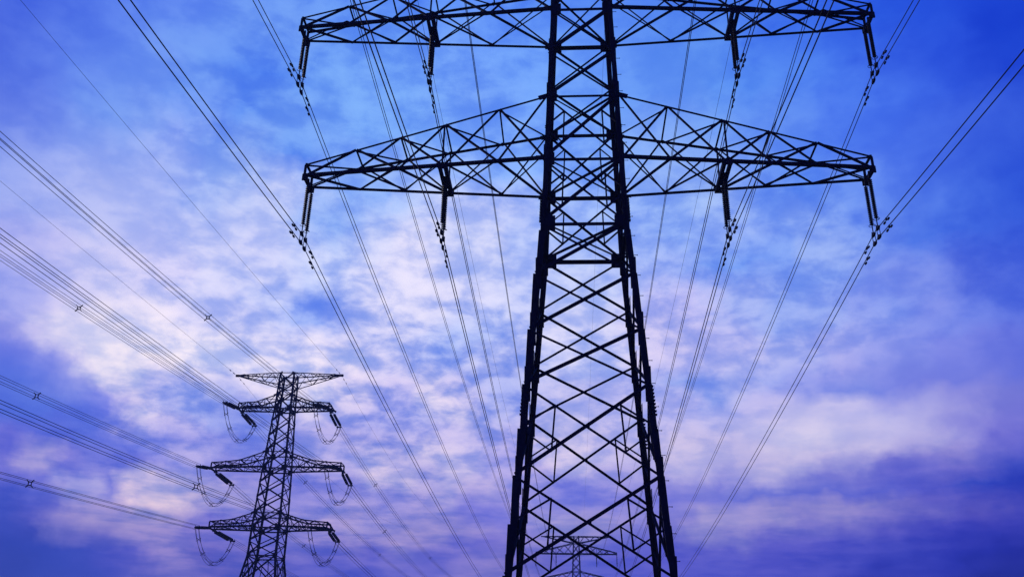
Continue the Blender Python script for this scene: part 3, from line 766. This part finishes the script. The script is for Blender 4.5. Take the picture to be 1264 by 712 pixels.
def arm2(z, h, L, nodes, d, point=.95):
    return dict(z=z, L=L, d=d, h=h, tip=1.05, nodes=nodes, inner=None, chord=.27, top=.20, brace=.12, plate=1.9, kink=(.52, 1.22), posts=True, point=point)


GB = ground_height(QX, QY)
spec_two = dict(
    width=[(0, 6.15), (23.92, 2.36), (28.235, 2.30), (37.776, 1.95), (47.945, 1.46), (54.24, 1.30)],
    nodes=[.4, 7.0, 13.2, 19.0, 23.92, 26.1, 28.235, 30.5, 32.9, 35.3, 37.776, 40.48, 43.0, 45.5, 47.945, 50.3, 52.04, 54.24],
    leg=lambda z: .34 if z < 30 else .28, diag=lambda z: .17 if z < 24 else .15,
    gussets=[(23.92, .3, .7), (28.235, .5, .9), (30.5, .4, .7), (37.776, .5, .9), (40.48, .4, .7), (47.945, .5, .9), (50.3, .35, .6), (52.04, .25, .4), (54.24, .25, .4)],
    redundant=[(13.2, 19.0), (19.0, 23.92)],
    horizontals=[(23.92, .16), (28.235, .2), (30.5, .16), (37.776, .2), (40.48, .16), (47.945, .2), (50.3, .15), (52.04, .13), (54.24, .15)],
    plan=[(28.235, .12), (37.776, .12), (47.945, .12), (23.92, .12)],
    arms=[arm2(28.235, 2.27, 9.5, [4.0, 5.7, 7.6, 9.5], 1.15), arm2(37.776, 2.70, 10.75, [3.9, 6.0, 8.3, 10.75], 1.1, 0), arm2(47.945, 2.36, 7.7, [3.2, 4.7, 6.2, 7.7], 1.0)],
    peaks=[dict(z=54.24, L=9.08, h=2.2, chord=.15, brace=.09, n=6)],
)
two = thing('anchor_pylon', 'smaller lattice pylon on the left with three crossarms and looped jumper wires', 'pylon', (QX, QY, 0), -Q_YAW, 'lattice pylons')
pylon(two, spec_two)

STR = 7.0
# end of each tension string (across, height), slope and curvature of the wires beyond it, distances of the spacers
INC = {'LT': (-7.70, 47.04, -.0926, 1.96e-4, [46.6]), 'LM': (-10.38, 36.61, -.0891, 1.35e-4, [46.2]), 'LB': (-8.99, 27.15, -.0903, .85e-4, [45.8]),
       'RT': (7.12, 46.77, -.1066, 2.17e-4, [45.4]), 'RM': (10.01, 36.69, -.0772, .84e-4, [118.0]), 'RB': (8.44, 27.35, -.1014, 2.48e-4, [44.1])}
OUT = {'LT': (-7.45, 47.28, -.0344, 2.0e-4, [38.1, 133.4]), 'LM': (-9.94, 36.84, -.0420, 2.61e-4, [52, 120]), 'LB': (-8.38, 27.50, -.0126, 2.5e-4, [60]),
       'RT': (7.67, 47.08, -.0448, 2.77e-4, [38.1, 137.5]), 'RM': (10.58, 36.88, -.0340, 2.65e-4, [37.1, 120]), 'RB': (9.37, 27.53, -.0358, 2.54e-4, [52])}
TIP = {'T': (7.7, 47.945, 1.0), 'M': (10.75, 37.776, 1.1), 'B': (9.5, 28.235, 1.15)}
WORD = {'T': 'top', 'M': 'middle', 'B': 'bottom', 'L': 'left', 'R': 'right'}
G4 = .29


def spacer(parent, x, l, z):
    m = Mesh(); r = .17
    sq = [V(x - r, l, z - r), V(x + r, l, z - r), V(x + r, l, z + r), V(x - r, l, z + r)]
    for a_, b_ in zip(sq, sq[1:] + sq[:1]): m.bar(a_, b_, .07, .08, (0, 1, 0))
    for sx in (-1, 1):
        for sz in (-1, 1):
            m.bar(V(x + sx * r, l, z + sz * r), V(x + sx * (G4 + .10), l, z + sz * (G4 + .10)), .08, .09, (0, 1, 0))
    m.build('spacer', BOLT, parent)


for key in INC:
    sgn = -1 if key[0] == 'L' else 1
    L, zt, dep = TIP[key[1]]
    words = '%s arm on the %s' % (WORD[key[1]], WORD[key[0]])
    for tab, dirn in ((INC, -1), (OUT, 1)):
        x, z, a, k, sp = tab[key]
        drift = 0.0 if dirn < 0 else -.03
        toward = 'towards the viewer' if dirn < 0 else 'away to the horizon'
        # tension string
        t = thing('tension_insulator', 'double insulator of the left pylon\'s %s, pulled %s' % (words, toward), 'insulator',
                  q_axes(sgn * L, dirn * dep, zt - .1), -Q_YAW, 'tension insulators of the left pylon')
        e = V(x - sgn * L, dirn * (STR - dep), z - zt + .1)
        for o in (-.37, .37):
            p0, p1 = V(o * .8, 0, 0), e + V(o, 0, 0)
            dvec = (p1 - p0)
            s = Mesh(); s.discs(p0 + dvec * .14, p0 + dvec * .86, .235, .08, .17, 10); s.build('insulator_stack', GLASS, t, True)
            h = Mesh(); h.tube([p0, p0 + dvec * .16], .05, 6); h.tube([p0 + dvec * .84, p1], .05, 6); h.build('link', BOLT, t)
        y_ = Mesh(); y_.bar(e - V(.45, 0, 0), e + V(.45, 0, 0), .12, .2)
        for o in (-G4, G4): y_.bar(e + V(o, 0, -G4), e + V(o, 0, G4), .07, .1, (0, 1, 0))
        y_.build('yoke_plate', BOLT, t)
        # the four-wire bundle
        t = thing('conductor_bundle', 'four-wire bundle running %s from the left pylon\'s %s' % (toward, words), 'power line',
                  q_axes(x, dirn * STR, z), -Q_YAW, 'four-wire bundles of the left line')
        length = 260 if dirn < 0 else 330
        for ox in (-G4, G4):
            for oz in (-G4, G4):
                m = Mesh()
                m.tube([V(ox + drift * abs(l), l, oz + q) for l, q in wire_profile(a, k, 0, dirn * length, 56)], .025, 5)
                m.build('conductor', WIRE, t, True)
        for s_ in sp: spacer(t, drift * s_, dirn * s_, a * s_ + k * s_ * s_)
    # jumper loop under the arm
    xi, zi = INC[key][:2]; xo, zo = OUT[key][:2]
    t = thing('jumper_loop', 'thin slack wire loop hanging under the left pylon\'s %s' % words, 'wire', q_axes(sgn * L, 0, zt), -Q_YAW, 'jumper loops of the left pylon')
    depth = 4.35 + .3 * random.random()

    def jp(u_):
        b_ = 1 - (2 * u_ - 1) ** 2
        f_ = b_ ** .82
        return V((xi + (xo - xi) * u_) - sgn * L, -STR + 2 * STR * u_, (zi + (zo - zi) * u_) - zt - depth * f_)
    for ox in (-.26, .26):
        for oz in (-.22, .22):
            m = Mesh(); pts = []
            for i in range(33):
                u_ = .5 - .5 * math.cos(math.pi * i / 32); p = jp(u_)
                n_ = (2 * u_ - 1)
                pts.append(p + V(ox, oz * n_, oz * (1 - abs(n_)) + oz * .3))
            m.tube(pts, .029, 5); m.build('conductor', WIRE, t, True)
    for u_ in (.08, .24, .5, .76, .92):
        p = jp(u_); m = Mesh()
        for s1 in (-1, 1):
            m.bar(p + V(-.34, 0, -.26 * s1), p + V(.34, 0, .26 * s1), .06, .06)
        m.build('spacer', BOLT, t)

for sx, side in ((-1, 'left'), (1, 'right')):
    for dirn, a, k, dr, ln, words in ((-1, -.0527, .98e-4, -.018, 260, 'towards the viewer'), (1, -.0378, 4.77e-4, -.03, 240, 'away over the horizon')):
        t = thing('earth_wire', 'faint single wire from the left pylon\'s %s top tip %s' % (side, words), 'wire', q_axes(sx * 9.1, dirn * .1, 54.1), -Q_YAW, 'earth wires of the left line')
        m = Mesh(); m.tube([V(dr * abs(l), l, q) for l, q in wire_profile(a, k, 0, dirn * ln, 50)], .016, 5); m.build('conductor', WIRE, t, True)
        for l in (1.6, 3.4):
            d_ = Mesh(); zz = a * l - .12
            d_.tube([V(0, dirn * l - .3, zz), V(0, dirn * l + .3, zz)], .05, 6); d_.box(V(0, dirn * l, zz + .07), .06, .08, .14); d_.build('vibration_damper', BOLT, t)


# ------------------------------------------------------------------ evening air
def build_haze():
    h = Mesh(); h.bar(V(0, 0, -2.2), V(0, 0, 66.0), 18600, 18600, (0, 1, 0))
    m = bpy.data.materials.new("evening air"); m.use_nodes = True
    nt = m.node_tree; nt.nodes.clear()
    pv = nt.nodes.new('ShaderNodeVolumePrincipled'); pv.inputs['Color'].default_value = (0.50, 0.60, 1.0, 1)
    pv.inputs['Density'].default_value = 0.0006; pv.inputs['Anisotropy'].default_value = 0.2
    o = nt.nodes.new('ShaderNodeOutputMaterial'); nt.links.new(pv.outputs[0], o.inputs['Volume'])
    b = h.build('haze', m); b['kind'] = 'stuff'


build_haze()
